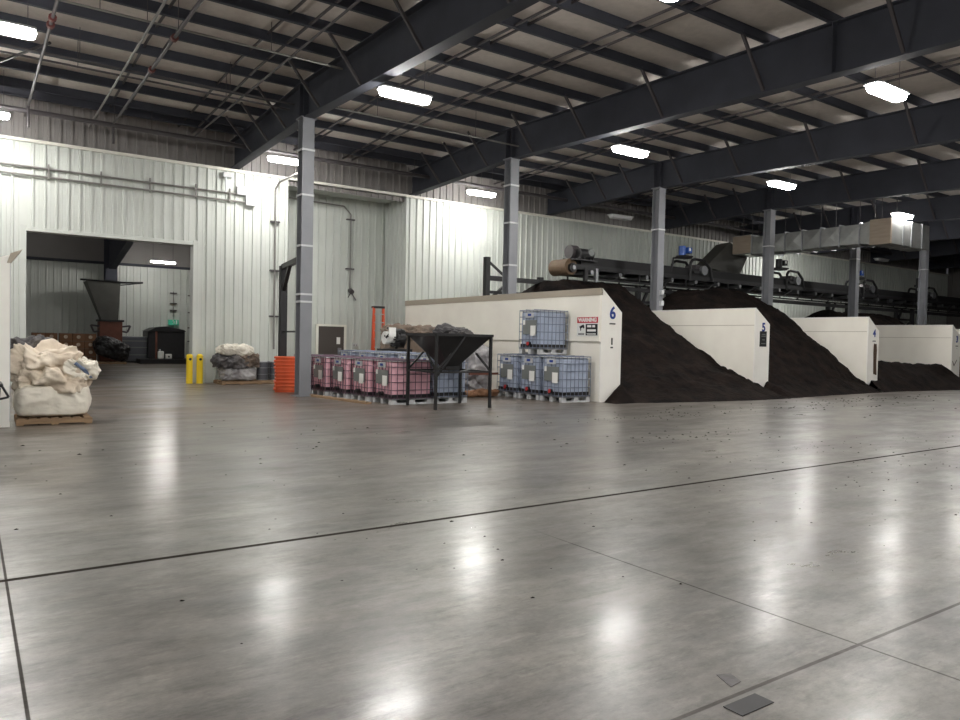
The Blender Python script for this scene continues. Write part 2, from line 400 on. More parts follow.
# ------------------------------------------------------------------ wall fittings
def wall_conduit():
    o = thing('wall_conduit', 'pair of grey conduits running along the white wall above the big doorway', 'conduit', (0,YW-.1,0))
    MB().tube((XL,0,6.45),(7.62,0,6.4),.03).build('upper_pipe', M['pipe'], o)
    MB().tube((XL,0,6.22),(7.9,0,6.15),.03).build('lower_pipe', M['pipe'], o)
    w = MB()
    for x in (-1,.6,2,3.4,4.8,6.2,7.3): w.b2((x-.02,-.03,6.1),(x+.02,.06,6.55))
    w.build('bracket', M['pipe'], o)
    MB().b2((7.52,-.08,6.38),(7.8,.06,6.66)).build('junction_box', M['ltgrey'], o, bevel=.01)
    MB().b2((7.82,-.1,6.05),(8.15,.06,6.4)).build('junction_box', M['ltgrey'], o, bevel=.01)
wall_conduit()
o = thing('wall_camera', 'small white camera on the wall trim right of the big doorway', 'camera', (7.15,YW-.1,6.95))
MB().b2((-.1,-.1,-.05),(.2,.07,.12)).build('mount', M['ltgrey'], o, bevel=.02); MB().tube((0,-.03,-.05),(0,-.05,-.55),.04,8,.02).build('lens_arm', M['ltgrey'], o)
o = thing('downpipe', 'dark vertical pipe on the white wall left of the nearest column', 'pipe', (8.87,YW-.12,0))
MB().path([(0,0,1.15),(0,0,6.75),(.05,-.25,6.95),(.05,-3.4,6.95)],.035).build('pipe_run', M['pipe'], o)
w = MB()
for z in (2.3,3.9,5.6): w.b2((-.16,-.03,z-.03),(.16,.09,z+.03))
w.build('clamp', M['pipedark'], o)
o = thing('hose_reel_pipe', 'thin vertical pipe with a nozzle on the alcove wall right of the column', 'pipe', (12.56,YA-.12,0))
MB().path([(-2.6,0,6.85),(-.3,0,6.8),(0,0,6.5),(0,0,3.5)],.028).build('pipe_run', M['pipe'], o)
w = MB()
for z in (4.35,6.3): w.b2((-.17,-.03,z-.025),(.17,.09,z+.025))
w.build('clamp', M['pipedark'], o)
w = MB(); w.tube((0,-.02,3.5),(0,-.2,3.42),.1,12); w.tube((0,-.1,3.42),(.18,-.2,3.1),.025); w.tube((0,-.1,3.42),(-.16,-.2,3.2),.02); w.build('nozzle', M['pipedark'], o)
o = thing('wall_outlet', 'small double outlet box low on the alcove wall beside the door', 'outlet', (12.85,YA-.05,1.25))
MB().b2((-.1,-.04,0),(.1,.02,.14)).build('box_body', M['ltgrey'], o)
for s in (-.05,.05): MB().tube((s,-.04,.07),(s,-.055,.07),.025).build('socket', M['pipe'], o)

# step ladder in the alcove corner
o = thing('step_ladder', 'orange fibreglass step ladder standing in the alcove corner', 'ladder', (13.2,26.0,0))
for s in (-1, 1):
    MB().bar((s*.24,-.12,0),(s*.2,0,2.82),.09,.05).build('front_rail', M['ladder'], o)
    MB().bar((s*.24+.1,.3,0),(s*.2+.02,.08,2.78),.06,.04).build('rear_rail', M['ladder'], o)
for k in range(8):
    z = .32+k*.32; t = z/2.82; MB().b2((-.22+.03*t,-.12+.12*t-.05,z-.03),(.22-.03*t,-.12+.12*t+.07,z)).build('step', M['ltgrey'], o)
MB().b2((-.24,-.06,2.78),(.24,.14,2.86)).build('top_cap', M['darkplastic'], o)

# ------------------------------------------------------------------ bin walls
BX = [14.12, 20.95, 27.93, 34.85, 41.75]; BH = [3.08, 2.84, 2.8, 2.7, 2.7]; YN = 14.6
def text(s, size, m, parent, loc, rot, name='lettering', ex=.004, bold=.0):
    cu = bpy.data.curves.new(name, 'FONT'); cu.body = s; cu.size = size; cu.extrude = ex; cu.align_x = 'CENTER'; cu.align_y = 'CENTER'; cu.offset = bold
    t = bpy.data.objects.new(name, cu); col.objects.link(t)
    dg = bpy.context.evaluated_depsgraph_get(); me = bpy.data.meshes.new_from_object(t.evaluated_get(dg))
    bpy.data.objects.remove(t); me.materials.clear(); me.materials.append(m)
    o = bpy.data.objects.new(name, me); col.objects.link(o); o.location = loc; o.rotation_euler = rot; o.parent = parent
    return o
RF = (PI/2, 0, 0)                      # lettering facing -Y
RL = (PI/2, 0, -PI/2)                  # lettering facing -X
nm = ['6','5','4','3','2']
for i, (x, h) in enumerate(zip(BX, BH)):
    lab = ['cream bin wall numbered 6 with the warning sign, behind the stacked totes',
           'cream bin wall numbered 5 with a dark notice on its end',
           'cream bin wall numbered 4 with a brown scraped stain on its end',
           'cream bin wall at the right edge beyond the low heap',
           'cream bin wall past the right edge of the frame'][i]
    o = thing('bin_wall', lab, 'partition wall', (x,YN,0), 0, 'concrete bin walls')
    ch = .62 if i == 0 else .5; th = .76; dp = 25.4-YN
    P = [(0.0,0),(th,0),(th,h-ch),(.02,h),(0,h)]
    MB().prism(P, lambda p, y: (p[0],y,p[1]), .02, dp).build('core', M['cream'], o, bevel=.008)
    MB().prism([(a, b) for a, b in P], lambda p, y: (p[0],y,p[1]), 0, .02).build('end_face', M['creamw'], o)
    MB().b2((-.012,.0,.0),(0,.04,h)).build('corner_strip', M['creamw'], o)
    if i == 0:
        MB().b2((-.07,.0,1.64),(0,dp,h-.16)).build('upper_panel', M['cream'], o, bevel=.01)
        MB().b2((-.09,.0,h-.18),(.02,dp,h+.01)).build('coping', M['coping'], o)
    else:
        MB().b2((-.004,.05,h-.56),(0,dp,h-.545)).build('seam', M['coping'], o)
        MB().b2((-.01,0,h-.03),(.03,dp,h+.01)).build('coping', M['creamw'], o)
    zz = h-.83 if i == 0 else h-.62
    if i < 4:
        xx = .4 if i == 0 else .42
        if i == 0: zz = 2.42
        text(nm[i], .46 if i == 0 else .38, M['digit'], o, (xx,-.006,zz), RF, 'number', .004, .012)
        MB().b2((xx-.11,-.008,zz-.3),(xx+.11,0,zz-.265)).build('underline', M['inkblack'], o)
        MB().b2((xx-.03,-.008,1.56) if i == 0 else (xx,-.008,zz-.4),(xx+.02,0,1.75) if i == 0 else (xx+.03,0,zz-.37)).build('mark', M['inkblack'], o)
    if i == 0: MB().b2((xx-.05,-.008,1.47),(xx+.04,0,1.51)).build('mark', M['inkblack'], o)
    if i == 1: notice_x = x
    if i == 2:
        MB().sheet([[(.42,-.01,.65),(.66,-.01,.6)],[(.4,-.01,1.2),(.62,-.01,1.1)],[(.38,-.01,1.45),(.64,-.01,1.55)],[(.4,-.01,1.78),(.6,-.01,1.8)]]).build('scraped_stain', M['brown'], o)
    if i == 3:
        w = MB(); w.path([(.05,-.01,1.15),(.2,-.01,.95),(.45,-.01,1.2)],.012,5); w.build('stain', M['brown'], o)
# warning sign on wall 6
SX = BX[0]-.08
o = thing('warning_sign', 'red and white surveillance warning sign on the bin wall behind the totes', 'sign', (SX,15.06,1.78))
MB().b2((-.012,-.42,0),(0,.42,.54)).build('board', M['paper'], o)
MB().b2((-.018,-.41,.37),(-.012,.41,.53)).build('red_header', M['signred'], o)
text('WARNING', .15, M['paper'], o, (-.02,0,.45), RL, 'lettering', .003, .006)
MB().b2((-.018,-.4,.03),(-.012,.06,.34)).build('black_panel', M['inkblack'], o)
w = MB()
for z, n in ((.28,((-.31,-.2),(-.16,.0))),(.165,((-.34,.0),)),(.08,((-.34,.02),)),(.055,((-.34,.0),))):
    for a, b in n: w.b2((-.021,a,z-.03 if z > .1 else z-.007),(-.018,b,z+.03 if z > .1 else z+.007))
w.build('small_print', M['paper'], o)
w = MB(); w.prism([(.12,.28),(.28,.21),(.32,.27),(.16,.33)], lambda p, x: (x,p[0]-.0,p[1]), -.02, -.012); w.b2((-.02,.25,.16),(-.012,.28,.23)); w.tube((-.02,.15,.25),(-.012,.15,.25),.03)
for z in (.05,.08): w.b2((-.018,.12,z-.008),(-.012,.36,z+.008))
w.build('camera_symbol', M['inkblack'], o)
# notice on wall 5
o = thing('notice_board', 'square dark notice on the end of bin wall 5', 'notice', (BX[1]+.4,YN-.012,1.6))
MB().b2((-.17,-.01,0),(.17,.012,.5)).build('board', M['inkblack'], o)
w = MB()
for z, a in ((.4,.1),(.34,.12),(.22,.07),(.1,.12)): w.b2((-a,-.013,z-.012),(a,-.01,z+.012))
w.build('small_print', M['plate'], o)
# bin-like wall end at the left edge
o = thing('end_wall', 'white wall end at the left edge beside the bulk bag', 'partition wall', (.6,14.5,0))
MB().prism([(-.78,0),(0,0),(0,2.86),(-.78,2.62)], lambda p, y: (p[0],y,p[1]), 0, .5).build('core', M['creamw'], o, bevel=.01)
MB().b2((-.006,.0,.1),(.004,.5,2.8)).build('side_strip', M['ltgrey'], o)
w = MB().loft([(-.05,-.01,2.72),(.0,-.01,2.72),(.17,-.01,2.96),(-.0,-.01,2.88)], [(-.05,.9,2.72),(.0,.9,2.72),(.17,.9,2.96),(-.0,.9,2.88)]); w.build('top_flap', M['coping'], o)
o = thing('wheel_bin', 'black bin at the left edge in front of the white wall end', 'bin', (.2,14.0,0))
MB().loft([(-.3,-.25,.05),(.2,-.25,.05),(.2,.25,.05),(-.3,.25,.05)],[(-.36,-.3,.72),(.25,-.3,.72),(.25,.3,.72),(-.36,.3,.72)]).build('body', M['darkplastic'], o, bevel=.02)
MB().b2((-.38,-.32,.72),(.28,.32,.78)).build('lid', M['darkplastic'], o, bevel=.02)
MB().path([(.24,-.1,.78),(.36,-.1,.55),(.24,-.1,.52)],.018).build('handle', M['darkplastic'], o)
for s in (-.2,.2): MB().tube((-.25,s-.03,.08),(-.25,s+.03,.08),.08,14).build('wheel', M['black'], o)

# ------------------------------------------------------------------ soil heaps
def prof(P, d):
    if d <= P[0][0]: return P[0][1]
    for (a, x), (b, y) in zip(P, P[1:]):
        if d <= b: return x+(y-x)*(d-a)/(b-a)
    return P[-1][1]
def heap(x0, x1, y0, y1, fn, label, seed, step=.09):
    nx, ny = int((x1-x0)/step), int((y1-y0)/step); rows = []
    for j in range(ny+1):
        r = []
        for i in range(nx+1):
            x, y = x0+(x1-x0)*i/nx, y0+(y1-y0)*j/ny
            h = fn(x, y)
            n = noise.fractal(Vector((x*.9+seed, y*.9, seed)), 1, 2.1, 5)*.14+abs(noise.noise(Vector((x*3.5, y*3.5, seed))))*.08+noise.noise(Vector((x*9, y*9, seed)))*.035
            h = h+n*min(1, max(0, h)*2.2)
            r.append((x, y, max(-.03, h)))
        rows.append(r)
    mb = MB(); V = [[None]*(nx+1) for _ in range(ny+1)]
    def vt(j, i):
        if V[j][i] is None: V[j][i] = mb.bm.verts.new(rows[j][i])
        return V[j][i]
    for j in range(ny):
        for i in range(nx):
            if max(rows[j+a][i+b][2] for a in (0,1) for b in (0,1)) > 0: mb.bm.faces.new((vt(j,i),vt(j,i+1),vt(j+1,i+1),vt(j+1,i)))
    o = mb.build('compost_heap', M['soil'], None, True)
    return tag(o, label, 'soil heap')
def front(x): return prof([(13.9,14.5),(14.5,14.15),(15.6,13.85),(17,13.6),(19.7,13.35),(21.7,13.5),(23.5,13.7),(26,13.85),(28.5,14.05),(30,13.95),(35,13.4)], x)
PA = [(-.4,-.03),(0,-.0),(.1,.05),(.75,.27),(1.3,.5),(1.9,.72),(2.5,1.0),(3.3,1.5),(4.7,2.3),(5.5,2.84),(6.5,3.6),(7.1,3.85),(7.9,3.75),(9,3.1),(11.5,2.2)]
def fA(x, y):
    k = prof([(13.9,.02),(14.35,.05),(14.84,.5),(15.2,.7),(16.2,.82),(17.2,.97),(19.2,1.05),(20.4,1.0),(21.0,.97)], x)
    d = y-front(x); h = prof(PA, d)
    if x < 14.86: h = .46*max(0, min(1,(x-14.22)/.58))*max(0, min(1,(y-14.0)/.5)) if y < 14.58 else min(h*k,.3)
    elif x > 20.95: h = min(h, .3+.2*(21.8-x)) if y < 14.6 else h
    else: h *= min(1, k)
    return h
heap(13.95, 20.95, 13.0, 25.2, lambda x, y: fA(x, y) if (x > 14.84 or y < 14.59) else -.03, 'tall dark compost heap right behind the bin wall with the warning sign', 3.1)
PBn = [(-.4,-.03),(0,0),(.1,.05),(.5,.28),(1.0,.52),(1.6,1.0),(2.4,1.68),(3.3,2.28),(3.9,2.82),(4.8,3.3),(5.6,3.72),(6.6,3.85),(7.6,3.5),(9,2.6),(11.5,1.6)]
def fB(x, y):
    k = prof([(20.9,.02),(21.5,.45),(21.71,.72),(22.4,.8),(23.4,.93),(24.6,1.0),(27,1.05),(27.9,1.0)], x)
    if x < 21.72:
        if y > 14.58: return -.03
        return min(.75*max(0, (x-21.2)/.5), prof(PBn, y-13.5)*.9) if x > 21.2 else prof(PBn, y-13.4)*.5*max(0,(x-20.95)/.25)
    return prof(PBn, y-front(x))*k
heap(20.95, 27.93, 13.0, 25.2, fB, 'tall dark compost heap right of the bin wall with the square notice', 8.7)
PC = [(-.4,-.03),(0,0),(.1,.06),(.6,.4),(1.1,.72),(1.5,1.0),(2.4,.92),(3.4,1.02),(4.2,1.08),(6,.9),(8,1.6),(9.5,2.3),(11,2.6)]
def fC(x, y):
    if x < 28.69:
        if y > 14.58: return -.03
        return prof(PC, y-14.0)*1.3
    k = prof([(28.69,1.3),(30,1.1),(33,1.0),(34.85,.95)], x)
    return prof(PC, y-front(x))*k
heap(27.93, 34.85, 13.0, 25.2, fC, 'low dark compost heap right of the bin wall with the brown stain', 5.5, .16)
def fD(x, y):
    if x < 35.6: return -.03 if y > 14.5 else .15
    return prof([(-.4,-.03),(0,0),(1,.5),(3,1.3),(5,2.5),(6.2,3.35),(7,3.5),(8.5,2.8),(11,2)], y-14.2)
heap(34.85, 41.75, 13.6, 25.2, fD, 'dark compost heap showing above the last bin wall at the right edge', 1.9, .2)
# crumbs of soil on the floor: nobody could count them
w = MB()
def crumb(x, y, r):
    n = 5; top = w.bm.verts.new((x,y,r*.55)); ring = [w.bm.verts.new((x+r*math.cos(2*PI*k/n)*rnd.uniform(.7,1.6), y+r*math.sin(2*PI*k/n)*rnd.uniform(.6,1.1), 0.001)) for k in range(n)]
    for k in range(n): w.bm.faces.new((top, ring[k], ring[(k+1)%n]))
for cx, cy, sx, sy, n, rr in ((10.2,8.6,1.3,.35,60,.02),(11.8,11.2,1.6,.2,50,.02),(19.5,11.3,3.5,.5,70,.028),(23.5,12.2,3,.35,60,.03),(15,11.9,3,.5,35,.022),(24,9,5,.6,50,.03),(11,6.4,2.5,.3,60,.014),(5,4.5,2.5,1,40,.01),(5,12,4,2,60,.018),(9,4,2,1,40,.012),(12,5,3,.4,60,.014),(2,9,2,2,40,.012)):
    for _ in range(n): crumb(rnd.gauss(cx, sx), rnd.gauss(cy, sy), rr*rnd.uniform(.4,1.5))
o = tag(w.build('soil_crumbs', M['soil']), 'scattered dark soil crumbs lying on the concrete floor', 'soil crumbs'); o['kind'] = 'stuff'
tag(MB().b2((2.76,1.93,0),(2.99,2.03,.004)).build('floor_patch', M['black'], None, bevel=.001), 'dark rectangular patch on the floor near the bottom edge', 'patch')
tag(MB().prism([(2.6,2.11),(2.69,2.12),(2.72,2.2),(2.65,2.23)], lambda p, z: (p[0]+.35,p[1]+.02,z), 0, .003).build('floor_patch', M['darktarp']), 'small grey smudge patch on the floor right of the dark patch', 'patch')

# ------------------------------------------------------------------ totes
def make_tote(liq, cage, label, group, blue):
    o = thing('liquid_tote', label, 'tote', (0,0,0), 0, group)
    w = MB()
    for y in (-.43,0,.43):
        w = MB(); w.prism([(-.6,0),(.6,0),(.6,.12),(.46,.12),(.42,.035),(.1,.035),(.06,.12),(-.06,.12),(-.1,.035),(-.42,.035),(-.46,.12),(-.6,.12)], lambda p, q: (p[0],q,p[1]), y-.06, y+.06)
        w.build('pallet_runner', M['ltgrey'], o)
    w = MB(); w.b2((-.6,-.5,.115),(.6,.5,.14)); w.build('pallet_deck', M['galv'], o)
    MB().b2((-.57,-.47,.14),(.57,.47,.25)).build('base_tray', M['darkplastic'], o)
    b = MB(); b.b2((-.565,-.465,.2),(.565,.465,1.08)); b.build('bottle', liq, o, True, .07, 4)
    MB().b2((-.6,-.5,1.08),(.6,.5,1.1)).build('top_rim', M['ltgrey'], o)
    MB().tube((0,0,1.08),(0,0,1.14),.11,16).build('lid', M['plate'], o)
    w = MB(); r = .0095
    for z in (.16,.36,.56,.76,.94,1.11):
        w.path([(-.6,-.5,z),(.6,-.5,z),(.6,.5,z),(-.6,.5,z),(-.6,-.5,z)], r, 5)
    for i in range(8):
        x = -.6+1.2*i/7
        for y in (-.5,.5): w.tube((x,y,.13),(x,y,1.11), r, 5)
    for i in range(1,6):
        y = -.5+i/6
        for x in (-.6,.6): w.tube((x,y,.13),(x,y,1.11), r, 5)
    for s in (-.2,.2): w.tube((-.6,s,1.12),(.6,s,1.12), .014, 5)
    w.build('cage', cage, o)
    MB().b2((-.62,-.34,.5),(-.612,.3,.86)).build('label_plate', M['plate'], o)
    MB().b2((-.626,-.3,.46),(-.62,-.06,.72)).build('paper_label', M['paper'], o)
    MB().b2((-.626,.2,.74),(-.62,.3,.86)).build('paper_label', M['paper'], o)
    t = MB().b2((-.62,-.2,.92),(-.61,.2,1.05)).build('name_plate', M['ltgrey'], o); MB().b2((-.624,-.08,.96),(-.62,.08,1.02)).build('printed_mark', M['digit'], t)
    v = MB(); v.tube((-.56,0,.26),(-.66,0,.26),.05,10); v.build('valve', M['darkplastic'], o)
    MB().tube((-.66,0,.26),(-.69,0,.26),.05,10).build('valve_cap', M['redp'] if blue else M['darkplastic'], o)
    return o
tp = make_tote(M['pink'], M['cagep'], 'pink caged liquid tote nearest the hopper in the front row', 'pink liquid totes', False)
tp.location = (9.05,16.42,0); tp.scale = (.98,.98,.97)
for k, l in enumerate(['pink caged tote second from the hopper in the front row','pink caged tote in the middle of the front row','reddish pink caged tote fourth from the hopper','dark red caged tote right beside the nearest column']):
    dup(tp, (9.05-.13*(k+1),16.42+1.03*(k+1),0), l)
tg = make_tote(M['blue'], M['cage'], 'blue grey caged tote on the floor nearest the end of bin wall 6', 'blue grey liquid totes', True)
tg.location = (13.47,15.29,0); tg.scale = (.83,.93,1.1)
dup(tg, (13.44,16.24,0), 'blue grey caged tote in the middle of the floor row under the stacked tote')
dup(tg, (13.4,17.2,0), 'blue grey caged tote at the left end of the floor row by the bin wall')
up = dup(tg, (13.46,16.26,1.262), 'blue grey caged tote stacked on top of the floor row by the bin wall')
dup(tg, (10.12,16.3,0), 'blue grey caged tote right behind the hopper legs')
for k, l in enumerate(['grey caged tote behind the pink row, second from the hopper','grey caged tote behind the middle of the pink row','grey caged tote behind the pink row, fourth from the hopper','grey caged tote at the column end of the back row']):
    dup(tg, (10.12-.1*(k+1),16.3+1.0*(k+1),0), l)
tag(MB().b2((0,0,0),(.16,2.9,.05)).build('timber_plank', M['wood'], loc=(7.98,16.3,0)), 'brown plank lying on the floor along the pink totes', 'plank')
bpy.data.objects['timber_plank'].rotation_euler = (0,0,.13)

# ------------------------------------------------------------------ hopper on a frame
hx, hy, W, D, HZ = 8.8, 14.42, 1.52, 1.3, 1.72
o = thing('steel_hopper', 'black steel funnel hopper on a four legged frame before the pink totes', 'hopper', (hx,hy,0))
for x in (0,W):
    for y in (0,D): MB().b2((x-.03,y-.03,0),(x+.03,y+.03,HZ)).build('leg', M['black'], o)
w = MB(); a = [(-.03,-.03,HZ),(W+.03,-.03,HZ),(W+.03,D+.03,HZ),(-.03,D+.03,HZ)]; b = [(W/2-.17,D/2-.15,.98),(W/2+.17,D/2-.15,.98),(W/2+.17,D/2+.15,.98),(W/2-.17,D/2+.15,.98)]
w.loft(a, b, False); fun = w.build('funnel', M['black'], o)
sm = fun.modifiers.new('solid', 'SOLIDIFY'); sm.thickness = .012
w = MB()
for p, q in ((a[0],a[1]),(a[1],a[2]),(a[2],a[3]),(a[3],a[0])): w.bar(p, q, .06, .06)
w.build('rim', M['black'], o)
w = MB(); z = .86
for p, q in (((0,0),(W,0)),((W,0),(W,D)),((W,D),(0,D)),((0,D),(0,0))): w.bar((*p,z),(*q,z),.045,.045)
w.build('cross_rail', M['black'], o)
for p, q in (((0,0,.88),(.42,.0,1.3)),((W,0,.88),(W-.42,0,1.3)),((0,D,.88),(.42,D,1.3)),((W,D,.88),(W-.42,D,1.3)),((0,.0,.88),(0,.42,1.3)),((0,.02,.72),(.75,-.03,1.68))): MB().bar(p, q, .04, .04).build('diagonal_brace', M['black'], o)
MB().b2((W/2-.19,D/2-.18,.9),(W/2+.19,D/2+.18,.98)).build('gate', M['black'], o)
MB().bar((W/2+.05,D/2-.2,.82),(W/2+.4,D/2-.35,.92),.05,.03).build('gate_lever', M['galv'], o)

# ------------------------------------------------------------------ crumpled masses
def lump(s, seed, amp=.12, freq=2.2, box=.35, n=5, name='lump', m='bag', parent=None, loc=(0,0,0), crease=.05, rz=0):
    bm = bmesh.new(); bmesh.ops.create_cube(bm, size=2); bmesh.ops.subdivide_edges(bm, edges=bm.edges[:], cuts=15 if n < 5 else 35, use_grid_fill=True)
    for v in bm.verts:
        p = v.co.copy(); e = 2/max(.05, box)
        q = p.normalized()
        k = (abs(p.x)**8+abs(p.y)**8+abs(p.z)**8)**(1/8); cube = p/k
        p = q.lerp(cube, 1-box)
        q2 = Vector((p.x*s[0]/2, p.y*s[1]/2, (p.z+1)*s[2]/2))
        f1 = q2*freq; wp = f1+Vector((noise.noise(f1*.8+Vector((seed,0,0))),noise.noise(f1*.8+Vector((0,seed,9))),0))*.6
        dn = noise.fractal(f1+Vector((seed,seed*2,0)), 1, 2, 3)*amp+((.3-abs(noise.noise(wp*1.5+Vector((0,seed,seed)))))*1.1+(.3-abs(noise.noise(wp*3.4+Vector((seed,0,seed)))))*.55+(.3-abs(noise.noise(wp*7+Vector((seed,3,seed)))))*.25)*crease*1.3
        q2 += q*dn*(1 if q2.z > .04 else .3)
        q2.z = max(0, q2.z); v.co = q2
    me = bpy.data.meshes.new(name); bm.to_mesh(me); bm.free(); me.materials.append(M[m])
    for p in me.polygons: p.use_smooth = True
    o = bpy.data.objects.new(name, me); col.objects.link(o); o.location = loc; o.rotation_euler = (0,0,rz)
    if parent: o.parent = parent
    return o
def wood_pallet(loc, label, rz=0, sx=1.2, sy=1.0, m='wood'):
    o = thing('wooden_pallet', label, 'pallet', loc, rz, 'wooden pallets')
    w = MB()
    for k in range(7): x = -sx/2+sx*(k+.5)/7; w.b2((x-.055,-sy/2,.1),(x+.055,sy/2,.12))
    w.build('deck', M[m], o)
    for y in (-sy/2+.05,0,sy/2-.05): MB().b2((-sx/2,y-.045,.02),(sx/2,y+.045,.1)).build('stringer', M[m], o)
    w = MB()
    for x in (-sx/2+.06,0,sx/2-.06): w.b2((x-.055,-sy/2,0),(x+.055,sy/2,.02))
    w.build('bottom_boards', M[m], o)
    return o
# bulk bag at the left
wood_pallet((1.28,15.2,0), 'weathered wooden pallet under the big white bulk bag', -.02, 1.15, 1.1)
o = thing('bulk_bag', 'full white woven bulk bag on a pallet at the far left', 'bag', (1.27,15.2,.12), -.02)
lump((1.16,1.12,.56), 4, .03, 2, .22, name='bag_body', m='bagw', parent=o, crease=.03)
lump((1.1,1.05,.42), 9, .13, 2.6, .5, name='folded_top', m='bag', parent=o, loc=(-.02,0,.42), crease=.16)
o = lump((.98,.9,.48), 21, .16, 2.4, .6, name='empty_bag', m='bag', loc=(1.16,15.3,.82), crease=.2); tag(o, 'crumpled empty beige bag heaped on the full bulk bag', 'bag')
o = lump((.5,.75,.36), 33, .1, 3, .6, name='empty_bag', m='bagw', loc=(1.62,15.1,.76), crease=.14, rz=.3); tag(o, 'pale crumpled bag with a blue strap, right side of the heap', 'bag')
w = MB()
w.path([(-.16,-.36,.3),(-.02,-.4,.18),(.1,-.38,.04),(.16,-.36,.1),(.1,-.3,.3)],.03,6); w.build('strap', M['blueband'], o)
o = lump((.8,.5,.2), 40, .07, 4, .6, name='folded_tarp', m='darktarp', loc=(.9,15.75,1.26), crease=.12); tag(o, 'dark folded tarp lying at the back of the beige bag heap', 'tarp')
# bags against the wall
wood_pallet((7.45,24.9,0), 'wooden pallet under the stacked bags at the white wall', 0, 1.3, 1.0)
o = lump((1.1,.95,.5), 51, .06, 2.2, .35, name='wrapped_bag', m='wrap', loc=(7.42,24.9,.12), crease=.08); tag(o, 'grey shrink wrapped bag at the bottom of the stack by the wall', 'bag', 'bags stacked by the wall')
o = lump((1.05,.9,.45), 61, .1, 2.6, .5, name='wrapped_bag', m='darktarp', loc=(7.2,24.85,.52), crease=.14); tag(o, 'dark grey torn bag in the middle of the stack by the wall', 'bag', 'bags stacked by the wall')
o = lump((.7,.8,.45), 66, .08, 2.6, .5, name='wrapped_bag', m='tarp', loc=(7.72,24.85,.55), crease=.14); tag(o, 'brown bag in the middle of the stack, right of the dark bag', 'bag', 'bags stacked by the wall')
o = lump((1.1,.95,.36), 71, .06, 2.6, .45, name='wrapped_bag', m='bagw', loc=(7.36,24.9,.92), crease=.1); tag(o, 'white bag on top of the stack by the wall', 'bag', 'bags stacked by the wall')
wood_pallet((8.5,24.9,0), 'low pallet under the grey drums at the white wall', 0, .95, .9)
def drum(loc, label):
    o = thing('steel_drum', label, 'drum', loc, 0, 'drums by the wall')
    MB().tube((0,0,0),(0,0,.62),.19,20).build('barrel', M['drum'], o, False, .01)
    for z in (.02,.2,.42,.6): MB().tube((0,0,z-.012),(0,0,z+.012),.2,20).build('hoop', M['galv'], o)
    MB().tube((0,0,.62),(0,0,.63),.17,20).build('lid', M['ltgrey'], o)
drum((8.22,24.7,.12), 'grey drum next to the stacked bags by the wall')
drum((8.66,24.68,.12), 'grey drum next to the orange pallet stack')
drum((8.42,25.12,.12), 'grey drum standing behind the other two at the wall')
# orange pallets
op = thing('plastic_pallet', 'orange plastic pallet at the bottom of the stack by the nearest column', 'pallet', (7.76,21.05,0), -.33, 'orange plastic pallets')
MB().b2((-.36,-.42,0),(.36,.42,.075)).build('tray_body', M['orange'], op)
MB().b2((-.4,-.46,.06),(.4,.46,.1)).build('deck', M['orange'], op, bevel=.012)
ords = ['second','third','fourth','fifth','sixth','seventh','eighth','ninth']
for k in range(9):
    dup(op, (7.76+rnd.uniform(-.015,.015),21.0,.102*(k+1)), 'orange plastic pallet, '+ords[k]+' from the bottom of its stack' if k < 8 else 'orange plastic pallet on top of the stack by the nearest column', rz=-.33+rnd.uniform(-.02,.02))
# black guard frame behind the column
o = thing('guard_frame', 'black steel guard post with a braced arm behind the nearest column', 'post', (7.93,22.0,0))
MB().b2((-.1,-.1,0),(.1,.1,3.75)).build('post', M['black'], o); MB().bar((0,0,3.72),(-.35,-2.55,3.78),.14,.14).build('arm', M['black'], o)
MB().bar((0,-.05,3.0),(-.13,-.9,3.7),.1,.1).build('diagonal_brace', M['black'], o); MB().bar((0,0,1.75),(-.35,-2.6,1.75),.05,.05).build('lower_rail', M['black'], o)
# bollards
bo = thing('yellow_bollard', 'yellow bollard in front of the right doorway jamb', 'bollard', (6.33,25.3,0), 0, 'doorway bollards')
MB().tube((0,0,0),(0,0,.92),.1,18).build('post', M['yellow'], bo); MB().tube((0,0,.92),(0,0,.97),.1,18,.05).build('cap', M['yellow'], bo)
MB().tube((-.0,-.085,.8),(-.0,-.11,.8),.045,10).build('black_patch', M['inkblack'], bo)
dup(bo, (6.02,25.35,0), 'yellow bollard just inside the right doorway jamb')

# ------------------------------------------------------------------ junk behind the hopper
o = thing('wrapped_load', 'tall brown tarp wrapped load behind the back row of totes', 'wrapped load', (12.35,21.85,0))
lump((2.1,1.3,1.75), 80, .1, 1.4, .3, name='load_body', m='tarp', parent=o, crease=.1)
lump((2.1,1.3,.45), 85, .14, 2.0, .6, name='tarp_top', m='tarp', parent=o, loc=(.1,0,1.55), crease=.2)
o = thing('wrapped_load', 'dark wrapped load with a peaked cover behind the hopper', 'wrapped load', (12.62,19.6,0))
lump((1.0,.9,1.6), 90, .08, 1.6, .3, name='load_body', m='wrap', parent=o, crease=.1)
lump((1.0,.9,.5), 96, .2, 1.6, .7, name='peaked_cover', m='darktarp', parent=o, loc=(-.1,0,1.5), crease=.2)
o = thing('scrap_machine', 'black and white machine part lying on top beside the step ladder', 'machine', (11.05,20.6,1.17))
for s, r, m in ((-.28,.2,'paper'),(.05,.3,'black')):
    MB().tube((s-.1,0,.46),(s+.2,0,.46),r,18).build('roller', M[m], o)
w = MB()
for k in range(14): 
    a = rnd.uniform(0,6.28); w.bar((rnd.uniform(-.4,.3),rnd.uniform(-.4,.0),rnd.uniform(.05,.8)), (rnd.uniform(-.4,.3),rnd.uniform(-.4,.0),rnd.uniform(.05,.8)), .06,.06)
w.build('linkage', M['black'], o)
MB().b2((-.45,-.4,.0),(.4,.35,.12)).build('base_plate', M['black'], o); MB().b2((-.42,-.42,.5),(-.2,-.36,.78)).build('guard', M['paper'], o)
